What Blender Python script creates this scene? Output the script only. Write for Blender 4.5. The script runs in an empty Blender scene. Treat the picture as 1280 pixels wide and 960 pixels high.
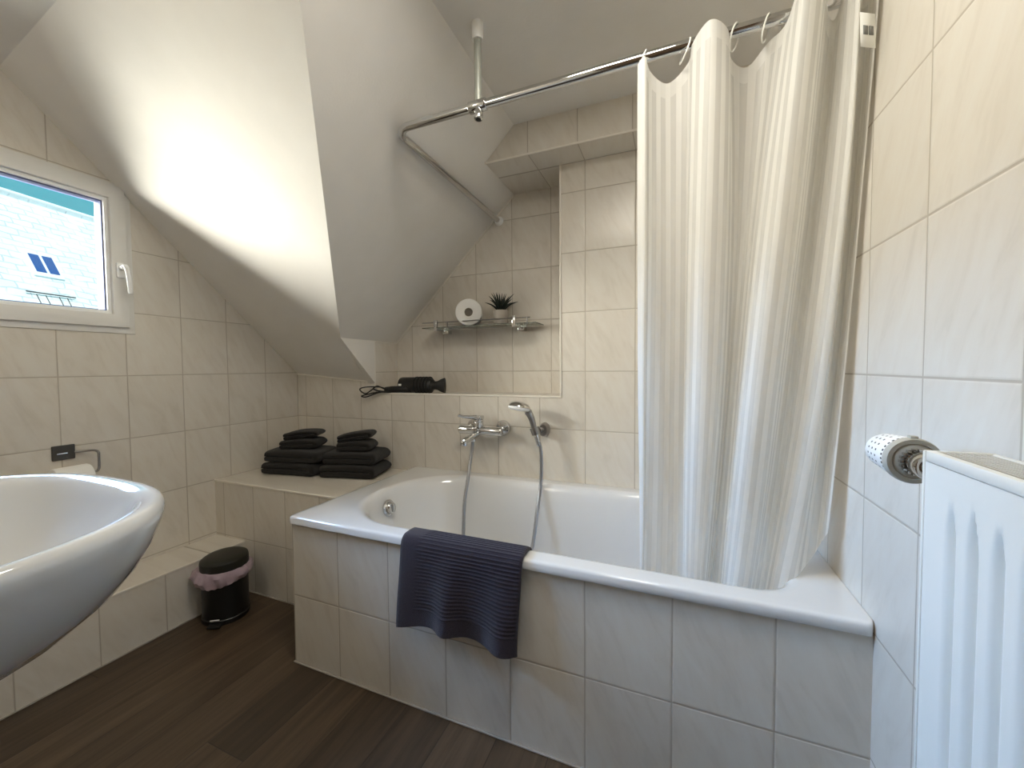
import bpy, bmesh, math, random
from mathutils import Vector, Matrix, noise
random.seed(7)
PI = math.pi
S = bpy.context.scene
COL = S.collection
R = math.radians

# ------------------------------------------------------------------ materials
def new_mat(name):
    m = bpy.data.materials.new(name); m.use_nodes = True
    nt = m.node_tree
    for n in list(nt.nodes): nt.nodes.remove(n)
    out = nt.nodes.new('ShaderNodeOutputMaterial')
    return m, nt, out

def N(nt, kind, **kw):
    n = nt.nodes.new(kind)
    for k, v in kw.items():
        if k in n.inputs: n.inputs[k].default_value = v
        else: setattr(n, k, v)
    return n

def math_(nt, op, a, b=None, c=None):
    n = nt.nodes.new('ShaderNodeMath'); n.operation = op
    for i, v in enumerate((a, b, c)):
        if v is None: continue
        if isinstance(v, (int, float)): n.inputs[i].default_value = v
        else: nt.links.new(v, n.inputs[i])
    return n.outputs[0]

def mixrgb(nt, f, a, b):
    n = nt.nodes.new('ShaderNodeMix'); n.data_type = 'RGBA'
    for i, v in ((0, f), (6, a), (7, b)):
        if isinstance(v, tuple): n.inputs[i].default_value = (*v, 1) if len(v) == 3 else v
        elif isinstance(v, (int, float)): n.inputs[i].default_value = v
        else: nt.links.new(v, n.inputs[i])
    return n.outputs[2]

def pbr(name, col, rough=.5, metal=0., noise_amt=.04, noise_scale=30., bump=0., bump_scale=200., coat=0., spec=.5,
        trans=0., ior=1.45, sheen=0.):
    m, nt, out = new_mat(name)
    p = N(nt, 'ShaderNodeBsdfPrincipled')
    p.inputs['Roughness'].default_value = rough; p.inputs['Metallic'].default_value = metal
    p.inputs['Coat Weight'].default_value = coat; p.inputs['Specular IOR Level'].default_value = spec
    p.inputs['Transmission Weight'].default_value = trans; p.inputs['IOR'].default_value = ior
    p.inputs['Sheen Weight'].default_value = sheen
    tc = N(nt, 'ShaderNodeTexCoord')
    nz = N(nt, 'ShaderNodeTexNoise', Scale=noise_scale, Detail=3.)
    nt.links.new(tc.outputs['Object'], nz.inputs['Vector'])
    a = tuple(min(1, c*(1-noise_amt)) for c in col); b = tuple(min(1, c*(1+noise_amt)) for c in col)
    nt.links.new(mixrgb(nt, nz.outputs['Fac'], a, b), p.inputs['Base Color'])
    if bump:
        bn = N(nt, 'ShaderNodeTexNoise', Scale=bump_scale, Detail=2.)
        nt.links.new(tc.outputs['Object'], bn.inputs['Vector'])
        bp = N(nt, 'ShaderNodeBump', Strength=bump, Distance=.002)
        nt.links.new(bn.outputs['Fac'], bp.inputs['Height']); nt.links.new(bp.outputs[0], p.inputs['Normal'])
    nt.links.new(p.outputs[0], out.inputs[0])
    return m

TW, TH = .1996, .25
def tile_mat(name, ox, oy, oz, top=False):
    """marbled cream wall tiles on a grid fixed in the room; the axes follow the face"""
    m, nt, out = new_mat(name)
    L = nt.links.new
    g = N(nt, 'ShaderNodeNewGeometry'); sp = N(nt, 'ShaderNodeSeparateXYZ'); L(g.outputs['Position'], sp.inputs[0])
    sn = N(nt, 'ShaderNodeSeparateXYZ'); L(g.outputs['True Normal'], sn.inputs[0])
    isx = math_(nt, 'GREATER_THAN', math_(nt, 'ABSOLUTE', sn.outputs[0]), .6)
    isz = math_(nt, 'GREATER_THAN', math_(nt, 'ABSOLUTE', sn.outputs[2]), .6)
    X = math_(nt, 'DIVIDE', math_(nt, 'SUBTRACT', sp.outputs[0], ox), TW)
    Y = math_(nt, 'DIVIDE', math_(nt, 'SUBTRACT', sp.outputs[1], oy), TW)
    Z = math_(nt, 'DIVIDE', math_(nt, 'SUBTRACT', sp.outputs[2], oz), TH)
    Yz = math_(nt, 'DIVIDE', math_(nt, 'SUBTRACT', sp.outputs[1], .0), .60)
    def mix(f, a, b):
        n = N(nt, 'ShaderNodeMix'); L(f, n.inputs[0])
        for i, v in ((2, a), (3, b)):
            L(v, n.inputs[i])
        return n.outputs[0]
    u = mix(isx, X, Y); v = mix(isz, Z, Yz)
    if top:                                                          # slabs laid lengthwise on the flat tops
        u = mix(isz, u, math_(nt, 'DIVIDE', math_(nt, 'SUBTRACT', sp.outputs[1], oy), .42))
        v = mix(isz, Z, math_(nt, 'ADD', math_(nt, 'MULTIPLY', sp.outputs[0], .3), .31))
    fu = math_(nt, 'FRACT', u); fv = math_(nt, 'FRACT', v)
    du = math_(nt, 'MULTIPLY', math_(nt, 'MINIMUM', fu, math_(nt, 'SUBTRACT', 1., fu)), TW)
    dv = math_(nt, 'MULTIPLY', math_(nt, 'MINIMUM', fv, math_(nt, 'SUBTRACT', 1., fv)), TH)
    d = math_(nt, 'MINIMUM', du, dv)
    mr = N(nt, 'ShaderNodeMapRange'); mr.inputs[1].default_value = .0013; mr.inputs[2].default_value = .0023
    L(d, mr.inputs[0]); tile = mr.outputs[0]
    mb = N(nt, 'ShaderNodeMapRange'); mb.inputs[1].default_value = .0008; mb.inputs[2].default_value = .0045
    mb.interpolation_type = 'SMOOTHSTEP'; L(d, mb.inputs[0])
    cid = N(nt, 'ShaderNodeCombineXYZ')
    L(math_(nt, 'FLOOR', u), cid.inputs[0]); L(math_(nt, 'FLOOR', v), cid.inputs[1])
    wn = N(nt, 'ShaderNodeTexWhiteNoise'); wn.noise_dimensions = '3D'; L(cid.outputs[0], wn.inputs[0])
    # diagonal marble streaks, another cut of the stone on every tile
    pv = N(nt, 'ShaderNodeCombineXYZ')
    s1 = math_(nt, 'MULTIPLY', fu, TW); s2 = math_(nt, 'MULTIPLY', fv, TH)
    L(math_(nt, 'ADD', math_(nt, 'MULTIPLY', math_(nt, 'ADD', s1, math_(nt, 'MULTIPLY', s2, .45)), 26.), math_(nt, 'MULTIPLY', wn.outputs[0], 40.)), pv.inputs[0])
    L(math_(nt, 'MULTIPLY', math_(nt, 'SUBTRACT', s2, math_(nt, 'MULTIPLY', s1, .35)), 7.), pv.inputs[1])
    L(math_(nt, 'MULTIPLY', wn.outputs[0], 17.), pv.inputs[2])
    nz = N(nt, 'ShaderNodeTexNoise', Scale=1., Detail=4., Roughness=.6, Distortion=.5); L(pv.outputs[0], nz.inputs['Vector'])
    cr = N(nt, 'ShaderNodeValToRGB'); L(nz.outputs['Fac'], cr.inputs[0])
    e = cr.color_ramp.elements
    e[0].position = .22; e[0].color = (.575, .53, .46, 1); e[1].position = .66; e[1].color = (.665, .63, .565, 1)
    x = e.new(.46); x.color = (.645, .60, .53, 1)
    bright = math_(nt, 'ADD', math_(nt, 'MULTIPLY', wn.outputs[0], .06), .97)
    vm = N(nt, 'ShaderNodeVectorMath'); vm.operation = 'SCALE'; L(cr.outputs[0], vm.inputs[0]); L(bright, vm.inputs['Scale'])
    colr = mixrgb(nt, tile, (.44, .395, .33), vm.outputs[0])
    p = N(nt, 'ShaderNodeBsdfPrincipled'); L(colr, p.inputs['Base Color'])
    rm = N(nt, 'ShaderNodeMapRange'); L(tile, rm.inputs[0]); rm.inputs[3].default_value = .8; rm.inputs[4].default_value = .30
    L(rm.outputs[0], p.inputs['Roughness'])
    bp = N(nt, 'ShaderNodeBump', Strength=.5, Distance=.0012); L(mb.outputs[0], bp.inputs['Height']); L(bp.outputs[0], p.inputs['Normal'])
    L(p.outputs[0], out.inputs[0])
    return m

def floor_mat():
    m, nt, out = new_mat('dark_oak_planks'); L = nt.links.new
    g = N(nt, 'ShaderNodeNewGeometry'); sp = N(nt, 'ShaderNodeSeparateXYZ'); L(g.outputs['Position'], sp.inputs[0])
    u = math_(nt, 'DIVIDE', math_(nt, 'ADD', sp.outputs[0], 10.04), .145); iu = math_(nt, 'FLOOR', u); fu = math_(nt, 'FRACT', u)
    w1 = N(nt, 'ShaderNodeTexWhiteNoise'); w1.noise_dimensions = '1D'; L(iu, w1.inputs['W'])
    v = math_(nt, 'ADD', math_(nt, 'DIVIDE', sp.outputs[1], 1.1), math_(nt, 'MULTIPLY', w1.outputs[0], 3.7)); iv = math_(nt, 'FLOOR', v); fv = math_(nt, 'FRACT', v)
    c = N(nt, 'ShaderNodeCombineXYZ'); L(iu, c.inputs[0]); L(iv, c.inputs[1])
    wn = N(nt, 'ShaderNodeTexWhiteNoise'); L(c.outputs[0], wn.inputs[0])
    gv = N(nt, 'ShaderNodeCombineXYZ'); L(math_(nt, 'MULTIPLY', sp.outputs[0], 38.), gv.inputs[0])
    L(math_(nt, 'ADD', math_(nt, 'MULTIPLY', sp.outputs[1], 2.2), math_(nt, 'MULTIPLY', wn.outputs[0], 30.)), gv.inputs[1]); L(wn.outputs[0], gv.inputs[2])
    nz = N(nt, 'ShaderNodeTexNoise', Scale=1., Detail=6., Roughness=.65, Distortion=.6); L(gv.outputs[0], nz.inputs['Vector'])
    cr = N(nt, 'ShaderNodeValToRGB'); L(nz.outputs['Fac'], cr.inputs[0]); e = cr.color_ramp.elements
    e[0].position = .25; e[0].color = (.026, .0165, .009, 1); e[1].position = .75; e[1].color = (.088, .058, .035, 1)
    vm = N(nt, 'ShaderNodeVectorMath'); vm.operation = 'SCALE'; L(cr.outputs[0], vm.inputs[0])
    L(math_(nt, 'ADD', math_(nt, 'MULTIPLY', wn.outputs[0], .7), .65), vm.inputs['Scale'])
    du = math_(nt, 'MULTIPLY', math_(nt, 'MINIMUM', fu, math_(nt, 'SUBTRACT', 1., fu)), .145)
    dv = math_(nt, 'MULTIPLY', math_(nt, 'MINIMUM', fv, math_(nt, 'SUBTRACT', 1., fv)), 1.1)
    d = math_(nt, 'MINIMUM', du, dv); mr = N(nt, 'ShaderNodeMapRange'); L(d, mr.inputs[0])
    mr.inputs[1].default_value = .0004; mr.inputs[2].default_value = .0018
    p = N(nt, 'ShaderNodeBsdfPrincipled', Roughness=.42); L(mixrgb(nt, mr.outputs[0], (.018, .011, .007), vm.outputs[0]), p.inputs['Base Color'])
    bp = N(nt, 'ShaderNodeBump', Strength=.4, Distance=.001); L(mr.outputs[0], bp.inputs['Height']); L(bp.outputs[0], p.inputs['Normal'])
    L(p.outputs[0], out.inputs[0])
    return m

def plaster_mat():
    m, nt, out = new_mat('white_plaster'); L = nt.links.new
    g = N(nt, 'ShaderNodeNewGeometry')
    n1 = N(nt, 'ShaderNodeTexNoise', Scale=9., Detail=4.); L(g.outputs['Position'], n1.inputs['Vector'])
    n2 = N(nt, 'ShaderNodeTexNoise', Scale=160., Detail=3.); L(g.outputs['Position'], n2.inputs['Vector'])
    p = N(nt, 'ShaderNodeBsdfPrincipled', Roughness=.8); p.inputs['Specular IOR Level'].default_value = .2
    L(mixrgb(nt, n1.outputs['Fac'], (.70, .675, .63), (.77, .745, .70)), p.inputs['Base Color'])
    bp = N(nt, 'ShaderNodeBump', Strength=.22, Distance=.0015); L(n2.outputs['Fac'], bp.inputs['Height'])
    b2 = N(nt, 'ShaderNodeBump', Strength=.25, Distance=.006); L(n1.outputs['Fac'], b2.inputs['Height']); L(bp.outputs[0], b2.inputs['Normal'])
    L(b2.outputs[0], p.inputs['Normal']); L(p.outputs[0], out.inputs[0])
    return m

def curtain_mat():
    m, nt, out = new_mat('sheer_striped_voile'); L = nt.links.new
    uv = N(nt, 'ShaderNodeUVMap'); uv.uv_map = 'UVMap'
    sp = N(nt, 'ShaderNodeSeparateXYZ'); L(uv.outputs[0], sp.inputs[0])
    f = math_(nt, 'FRACT', math_(nt, 'DIVIDE', sp.outputs[0], .0245))
    tri = math_(nt, 'ABSOLUTE', math_(nt, 'SUBTRACT', f, .5))
    mr = N(nt, 'ShaderNodeMapRange'); mr.interpolation_type = 'SMOOTHSTEP'; L(tri, mr.inputs[0])
    mr.inputs[1].default_value = .23; mr.inputs[2].default_value = .28
    hem = N(nt, 'ShaderNodeMapRange'); L(sp.outputs[1], hem.inputs[0])
    hem.inputs[1].default_value = .033; hem.inputs[2].default_value = .035; hem.inputs[3].default_value = 1.; hem.inputs[4].default_value = 0.
    edge = N(nt, 'ShaderNodeMapRange'); L(sp.outputs[0], edge.inputs[0])
    edge.inputs[1].default_value = .017; edge.inputs[2].default_value = .019; edge.inputs[3].default_value = 1.; edge.inputs[4].default_value = 0.
    op = math_(nt, 'MAXIMUM', math_(nt, 'MAXIMUM', mr.outputs[0], math_(nt, 'MULTIPLY', hem.outputs[0], .7)), edge.outputs[0])
    alpha = math_(nt, 'ADD', math_(nt, 'MULTIPLY', op, .13), .855)
    wv = N(nt, 'ShaderNodeTexNoise', Scale=900., Detail=1.); L(uv.outputs[0], wv.inputs['Vector'])
    col = mixrgb(nt, op, (.80, .79, .755), (.89, .88, .845))
    di = N(nt, 'ShaderNodeBsdfDiffuse'); L(col, di.inputs[0])
    tr = N(nt, 'ShaderNodeBsdfTranslucent'); L(col, tr.inputs[0])
    gl = N(nt, 'ShaderNodeBsdfGlossy', Roughness=.45)
    m1 = N(nt, 'ShaderNodeMixShader', Fac=.46); L(di.outputs[0], m1.inputs[1]); L(tr.outputs[0], m1.inputs[2])
    m2 = N(nt, 'ShaderNodeMixShader', Fac=.03); L(m1.outputs[0], m2.inputs[1]); L(gl.outputs[0], m2.inputs[2])
    tp = N(nt, 'ShaderNodeBsdfTransparent')
    m3 = N(nt, 'ShaderNodeMixShader'); L(alpha, m3.inputs[0]); L(tp.outputs[0], m3.inputs[1]); L(m2.outputs[0], m3.inputs[2])
    L(m3.outputs[0], out.inputs[0])
    return m

def pane_mat():
    m, nt, out = new_mat('window_glass'); L = nt.links.new
    tp = N(nt, 'ShaderNodeBsdfTransparent', Color=(.97, .985, .98, 1)); gl = N(nt, 'ShaderNodeBsdfGlossy', Roughness=.01)
    nz = N(nt, 'ShaderNodeTexNoise', Scale=3.)
    fr = N(nt, 'ShaderNodeFresnel', IOR=1.35)
    mx = N(nt, 'ShaderNodeMixShader'); L(fr.outputs[0], mx.inputs[0]); L(tp.outputs[0], mx.inputs[1]); L(gl.outputs[0], mx.inputs[2])
    L(mx.outputs[0], out.inputs[0])
    return m

def film_mat():
    m, nt, out = new_mat('pink_bin_liner'); L = nt.links.new
    tp = N(nt, 'ShaderNodeBsdfTransparent'); p = N(nt, 'ShaderNodeBsdfPrincipled', Roughness=.3)
    nz = N(nt, 'ShaderNodeTexNoise', Scale=40., Detail=3.); g = N(nt, 'ShaderNodeNewGeometry'); L(g.outputs['Position'], nz.inputs['Vector'])
    L(mixrgb(nt, nz.outputs['Fac'], (.50, .36, .44), (.72, .58, .66)), p.inputs['Base Color'])
    mx = N(nt, 'ShaderNodeMixShader', Fac=.62); L(tp.outputs[0], mx.inputs[1]); L(p.outputs[0], mx.inputs[2]); L(mx.outputs[0], out.inputs[0])
    return m

def slate_mat():
    m, nt, out = new_mat('roof_slates'); L = nt.links.new
    tc = N(nt, 'ShaderNodeTexCoord')
    br = N(nt, 'ShaderNodeTexBrick'); br.offset = .5
    for k, v in (('Scale', 1.), ('Mortar Size', .012), ('Brick Width', .30), ('Row Height', .14), ('Bias', -.2)): br.inputs[k].default_value = v
    br.inputs['Color1'].default_value = (.74, .75, .76, 1); br.inputs['Color2'].default_value = (.84, .845, .85, 1); br.inputs['Mortar'].default_value = (.50, .53, .57, 1)
    nz = N(nt, 'ShaderNodeTexNoise', Scale=2.2, Detail=6.); L(tc.outputs['UV'], nz.inputs['Vector'])
    wob = N(nt, 'ShaderNodeMix'); wob.data_type = 'VECTOR'; wob.inputs[0].default_value = .16
    L(tc.outputs['UV'], wob.inputs[4]); L(nz.outputs['Color'], wob.inputs[5]); L(wob.outputs[1], br.inputs['Vector'])
    p = N(nt, 'ShaderNodeBsdfPrincipled', Roughness=.75)
    mr = N(nt, 'ShaderNodeMapRange'); L(nz.outputs['Fac'], mr.inputs[0]); mr.inputs[1].default_value = .45; mr.inputs[2].default_value = .7
    L(mixrgb(nt, mr.outputs[0], br.outputs['Color'], (.84, .85, .86)), p.inputs['Base Color'])
    L(p.outputs[0], out.inputs[0])
    return m

T_BACK = tile_mat('cream_tiles_back', .0614, -.0, .9934)
T_LEFT = tile_mat('cream_tiles_left', .0614, -.2037, .9934)
T_RIGHT = tile_mat('cream_tiles_right', .0614, -.8733, .9925)
T_APRON = tile_mat('cream_tiles_apron', 1.001, -.731, .9889)
T_BENCH = tile_mat('cream_tiles_bench', .0614, -.2037, .9889, True)
PLASTER = plaster_mat()
FLOOR = floor_mat()
TRIMW = pbr('ivory_tile_trim', (.74, .70, .63), .35)
SILI = pbr('grey_silicone', (.30, .27, .24), .6)
ENAMEL = pbr('white_enamel', (.71, .715, .715), .10, coat=.6, noise_amt=.01)
CERAM = pbr('white_ceramic', (.56, .575, .585), .08, coat=.7, noise_amt=.01)
CHROME = pbr('chrome', (.66, .66, .66), .07, 1., noise_amt=.01)
STEELD = pbr('brushed_steel', (.36, .35, .34), .28, 1., noise_amt=.1, noise_scale=80)
SATIN = pbr('satin_aluminium', (.34, .35, .31), .4, .35)
PLATE = pbr('anthracite_steel', (.075, .070, .062), .4, .5)
HOSE = pbr('steel_spiral_hose', (.42, .42, .43), .30, 1.)
PVC = pbr('white_window_plastic', (.74, .73, .70), .35, noise_amt=.015)
PVCH = pbr('white_handle_plastic', (.86, .87, .87), .25, noise_amt=.01)
GASKET = pbr('blue_grey_gasket', (.10, .12, .25), .5)
PANE = pane_mat()
RADW = pbr('white_radiator_enamel', (.74, .735, .685), .28, noise_amt=.01)
PLW = pbr('white_plastic', (.82, .82, .80), .3, noise_amt=.02)
PLG = pbr('warm_grey_plastic', (.40, .385, .33), .45)
BLACK = pbr('black_plastic', (.012, .012, .012), .38)
BINM = pbr('black_bin_metal', (.008, .008, .008), .32)
LIDM = pbr('black_bin_lid', (.011, .011, .007), .42)
TOWEL = pbr('charcoal_terry', (.015, .0132, .012), .95, noise_amt=.35, noise_scale=400, bump=1., bump_scale=900, spec=.1, sheen=.15)
MATM = pbr('aubergine_terry', (.030, .0245, .036), .95, noise_amt=.3, noise_scale=300, bump=1., bump_scale=800, spec=.1, sheen=.2)
GLASS = pbr('green_edged_glass', (.86, .95, .91), .02, noise_amt=.01, trans=1., ior=1.45)
PAPER = pbr('white_tissue', (.82, .81, .78), .9, noise_amt=.03, bump=.4, bump_scale=500)
CARD = pbr('grey_cardboard', (.40, .36, .30), .9)
POT = pbr('grey_cement_pot', (.46, .42, .37), .85, bump=.4, bump_scale=300)
LEAF = pbr('dark_green_leaf', (.010, .018, .013), .5, noise_amt=.4)
GRILLE = pbr('cream_grille', (.50, .48, .42), .4)
CURT = curtain_mat()
RINGM = pbr('clear_white_plastic', (.88, .87, .82), .2, noise_amt=.01)
TAGG = pbr('grey_tag_print', (.20, .20, .19), .6)
TAGW = pbr('white_tag', (.86, .86, .82), .6)
LINER = film_mat()
SLATE = slate_mat()
RENDER = pbr('house_render', (.60, .57, .52), .9)
ROOFWIN = pbr('skylight_glass', (.03, .09, .30), .15)
DARKM = pbr('dark_steel', (.10, .10, .10), .5, .6)

# ------------------------------------------------------------------ mesh tools
class M:
    def __init__(s): s.bm = bmesh.new(); s.mats = []; s.mi = 0
    def mat(s, m):
        if m not in s.mats: s.mats.append(m)
        s.mi = s.mats.index(m); return s
    def _begin(s): s.n0 = len(s.bm.faces)
    def faces(s, vs, fs):
        v = [s.bm.verts.new(p) for p in vs]
        for f in fs:
            try: s.bm.faces.new([v[i] for i in f]).material_index = s.mi
            except ValueError: pass
        return v
    def box(s, x0, x1, y0, y1, z0, z1, bev=0., seg=2, rot=None, about=None):
        b = bmesh.new()
        bmesh.ops.create_cube(b, size=1.)
        for v in b.verts: v.co = Vector(((x0+x1)/2+v.co.x*(x1-x0), (y0+y1)/2+v.co.y*(y1-y0), (z0+z1)/2+v.co.z*(z1-z0)))
        if bev: bmesh.ops.bevel(b, geom=list(b.edges), offset=bev, segments=seg, profile=.5, affect='EDGES')
        if rot is not None:
            c = Vector(about) if about else Vector(((x0+x1)/2, (y0+y1)/2, (z0+z1)/2))
            for v in b.verts: v.co = rot @ (v.co-c) + c
        s.merge(b); return s
    def merge(s, b):
        b.verts.ensure_lookup_table(); b.verts.index_update()
        vs = [v.co.copy() for v in b.verts]; fs = [[v.index for v in f.verts] for f in b.faces]; b.free()
        s.faces(vs, fs)
    def loft(s, rings, close=True, cap0=True, cap1=True):
        n = len(rings[0]); v = []
        for r in rings: v += list(r)
        fs = []
        for i in range(len(rings)-1):
            for j in range(n if close else n-1):
                k = (j+1) % n
                fs.append((i*n+j, i*n+k, (i+1)*n+k, (i+1)*n+j))
        if cap0: fs.append(tuple(range(n-1, -1, -1)))
        if cap1: fs.append(tuple((len(rings)-1)*n+j for j in range(n)))
        s.faces(v, fs); return s
    def tube(s, pts, r, seg=12, caps=True, bump=None):
        pts = [Vector(p) for p in pts]; rs = r if isinstance(r, (list, tuple)) else [r]*len(pts)
        t0 = (pts[1]-pts[0]).normalized(); up = Vector((0, 0, 1)) if abs(t0.z) < .9 else Vector((1, 0, 0))
        nrm = t0.cross(up).normalized(); rings = []
        for i, p in enumerate(pts):
            a = pts[max(0, i-1)]; b = pts[min(len(pts)-1, i+1)]; t = (b-a).normalized()
            nrm = (nrm - t*nrm.dot(t)).normalized(); bn = t.cross(nrm)
            rings.append([p + (nrm*math.cos(2*PI*k/seg) + bn*math.sin(2*PI*k/seg))*rs[i] for k in range(seg)])
        return s.loft(rings, True, caps, caps)
    def cyl(s, a, b, r, r2=None, seg=24, bev=0.):
        a = Vector(a); b = Vector(b); r2 = r if r2 is None else r2
        if bev:
            d = (b-a).normalized()
            return s.tube([a, a+d*bev*.3, a+d*bev, b-d*bev, b-d*bev*.3, b], [r-bev, r-bev*.3, r, r2, r2-bev*.3, r2-bev], seg)
        return s.tube([a, b], [r, r2], seg)
    def lathe(s, prof, c=(0, 0, 0), axis='Z', seg=32, M_=None, closed=False):
        rings = []
        for r, h in prof:
            ring = []
            for k in range(seg):
                a = 2*PI*k/seg; p = Vector((r*math.cos(a), r*math.sin(a), h))
                if M_ is not None: p = M_ @ p
                elif axis == 'Y': p = Vector((p.x, p.z, -p.y))
                elif axis == 'X': p = Vector((p.z, p.y, -p.x))
                ring.append(p + Vector(c))
            rings.append(ring)
        return s.loft(rings, True, not closed, not closed)
    def grid(s, f, nu, nv):
        vs = [f(i/nu, j/nv) for i in range(nu+1) for j in range(nv+1)]
        fs = [(i*(nv+1)+j, (i+1)*(nv+1)+j, (i+1)*(nv+1)+j+1, i*(nv+1)+j+1) for i in range(nu) for j in range(nv)]
        s.faces(vs, fs); return s
    def prism(s, poly, y0, y1, axis='Y'):
        def P(a, b, y): return (a, y, b) if axis == 'Y' else ((y, a, b) if axis == 'X' else (a, b, y))
        n = len(poly)
        vs = [P(a, b, y0) for a, b in poly] + [P(a, b, y1) for a, b in poly]
        s.faces(vs, [tuple(range(n)), tuple(range(2*n-1, n-1, -1))] + [(j, j+n, (j+1) % n+n, (j+1) % n) for j in range(n)])
        return s
    def build(s, name, mat=None, parent=None, smooth=True, angle=35, loc=None, solid=0., sub=0, fixn=True):
        if mat is not None and not s.mats: s.mats = [mat]
        if fixn: bmesh.ops.recalc_face_normals(s.bm, faces=list(s.bm.faces))
        me = bpy.data.meshes.new(name)
        if loc is not None:
            for v in s.bm.verts: v.co -= Vector(loc)
        s.bm.to_mesh(me); s.bm.free()
        for m in s.mats: me.materials.append(m)
        if smooth:
            me.polygons.foreach_set('use_smooth', [True]*len(me.polygons)); me.set_sharp_from_angle(angle=R(angle))
        o = bpy.data.objects.new(name, me); COL.objects.link(o)
        if parent is not None:
            o.parent = parent
            if loc is None: o.matrix_parent_inverse = parent.matrix_basis.inverted()
        if loc is not None: o.location = loc
        if solid:
            md = o.modifiers.new('thickness', 'SOLIDIFY'); md.thickness = solid; md.offset = 0
        if sub:
            md = o.modifiers.new('subdivision', 'SUBSURF'); md.levels = sub; md.render_levels = sub
        return o

def root(name, loc, label, cat, group=None):
    o = bpy.data.objects.new(name, None); COL.objects.link(o); o.location = loc; o.empty_display_size = .05
    return tag(o, label, cat, group)
def tag(o, label, cat, group=None):
    o['label'] = label; o['category'] = cat
    if group: o['group'] = group
    return o
def struct(o, label=None, cat=None):
    o['kind'] = 'structure'
    if label: o['label'] = label
    if cat: o['category'] = cat
    return o
def catmull(p, n):
    """smooth interpolation of a list of tuples, n samples per span"""
    out = []; L = len(p)
    for i in range(L-1):
        p0, p1, p2, p3 = p[max(0, i-1)], p[i], p[i+1], p[min(L-1, i+2)]
        for k in range(n):
            t = k/n
            out.append(tuple(.5*((2*b)+(-a+c)*t+(2*a-5*b+4*c-d)*t*t+(-a+3*b-3*c+d)*t**3) for a, b, c, d in zip(p0, p1, p2, p3)))
    out.append(tuple(p[-1])); return out

# ------------------------------------------------------------------ room shell
XR, YB, YN, YF = 2.358, 0., .1918, -1.98       # right wall, back wall, niche back, wall behind the camera
XN, XP, ZL, ZS, YH = .557, 1.5536, .886, 1.863, -.1456
ZC = 1.99
def zA(x, y): return .987 - .081*x - .909*y    # dormer slope over the window side
def zB(x): return 1.157 + .988*(x-XN)          # roof slope over the tub
XBC = XN + (ZC-1.157)/.988
def yA(x, z): return (.987 - .081*x - z)/.909

struct(M().box(-.3, XR+.3, YF-.2, .5, -.12, 0.).build('floor', FLOOR, smooth=False), 'dark brown wood plank floor', 'floor')
WY0, WY1, WZ0, WZ1 = -1.68, -.780, 1.168, 1.728
w = M()
w.box(-.24, 0, YF-.2, WY0, -.1, 2.3).box(-.24, 0, WY1, .4, -.1, 2.3).box(-.24, 0, WY0, WY1, -.1, WZ0).box(-.24, 0, WY0, WY1, WZ1, 2.3)
struct(w.build('wall_left', T_LEFT, smooth=False), 'cream tiled wall with the window', 'wall')
w = M()
w.box(-.2, XR+.2, 0, .36, -.1, ZL).box(-.2, XN, 0, .36, ZL, 1.15).box(XP, XR+.2, 0, .36, ZL, ZS+.02)
w.box(.3, XP+.1, YN, .36, ZL, ZS+.02).box(1.20, XR+.2, YH, .36, ZS, 2.14)
struct(w.build('wall_back', T_BACK, smooth=False), 'cream tiled wall with a niche behind the bathtub', 'wall')
struct(M().box(XR, XR+.2, YF-.2, .4, -.1, 2.3).build('wall_right', T_RIGHT, smooth=False), 'cream tiled wall behind the radiator', 'wall')
struct(M().box(-.2, XR+.2, YF-.2, YF, -.1, 2.3).build('wall_front', T_RIGHT, smooth=False), 'cream tiled wall behind the washbasin', 'wall')

DOORW = pbr('brown_door_wood', (.16, .10, .06), .5, noise_amt=.25, noise_scale=12)  # dark door added behind the camera to soak up bounced light
dr = bpy.data.objects.new('added_door_1', None); COL.objects.link(dr); dr.location = (1.93, YF, 0); struct(dr, 'unseen brown door added opposite the bathtub to cut bounced light', 'door')
m = M().box(1.55, 2.31, YF, YF+.03, .005, 1.93, .004)
for z0, z1 in ((.12, .85), (.98, 1.80)): m.box(1.66, 2.20, YF+.025, YF+.038, z0, z1, .006)
m.build('added_door_leaf', DOORW, dr)
M().cyl((1.61, YF+.03, 1.02), (1.61, YF+.075, 1.02), .009).tube([(1.61, YF+.07, 1.02), (1.72, YF+.07, 1.02)], .009, 12).build('added_door_handle', CHROME, dr)
def slab(m, poly, up=.16):
    n = len(poly); vs = [Vector(p) for p in poly] + [Vector(p)+Vector((0, 0, up)) for p in poly]
    m.faces(vs, [tuple(range(n)), tuple(range(2*n-1, n-1, -1))] + [(j, j+n, (j+1) % n+n, (j+1) % n) for j in range(n)])
yh = yA(XBC, ZC); ya0 = yA(0, ZC); yap = yA(XN, 1.157)
c = M(); E_ = .12
slab(c, [(XBC, yh, ZC), (XBC, .3, ZC), (XR+E_, .3, ZC), (XR+E_, YF-E_, ZC), (-E_, YF-E_, ZC), (-E_, yA(-E_, ZC), ZC)])
struct(c.build('ceiling', PLASTER, smooth=False), 'flat white plaster ceiling', 'ceiling')
c = M()
slab(c, [(-E_, .02, zA(-E_, .02)), (-E_, yA(-E_, ZC), ZC), (XBC, yh, ZC), (XN, yap, 1.157), (XN, 0, zA(XN, 0)), (XN, .0, zA(XN, .0))][:5])
struct(c.build('ceiling_slope', PLASTER, smooth=False), 'sunlit white sloping ceiling beside the window', 'ceiling')
c = M()
slab(c, [(XN, yap, 1.157), (XBC, yh, ZC), (XBC, .3, ZC), (XN, .3, 1.157)])
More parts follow.
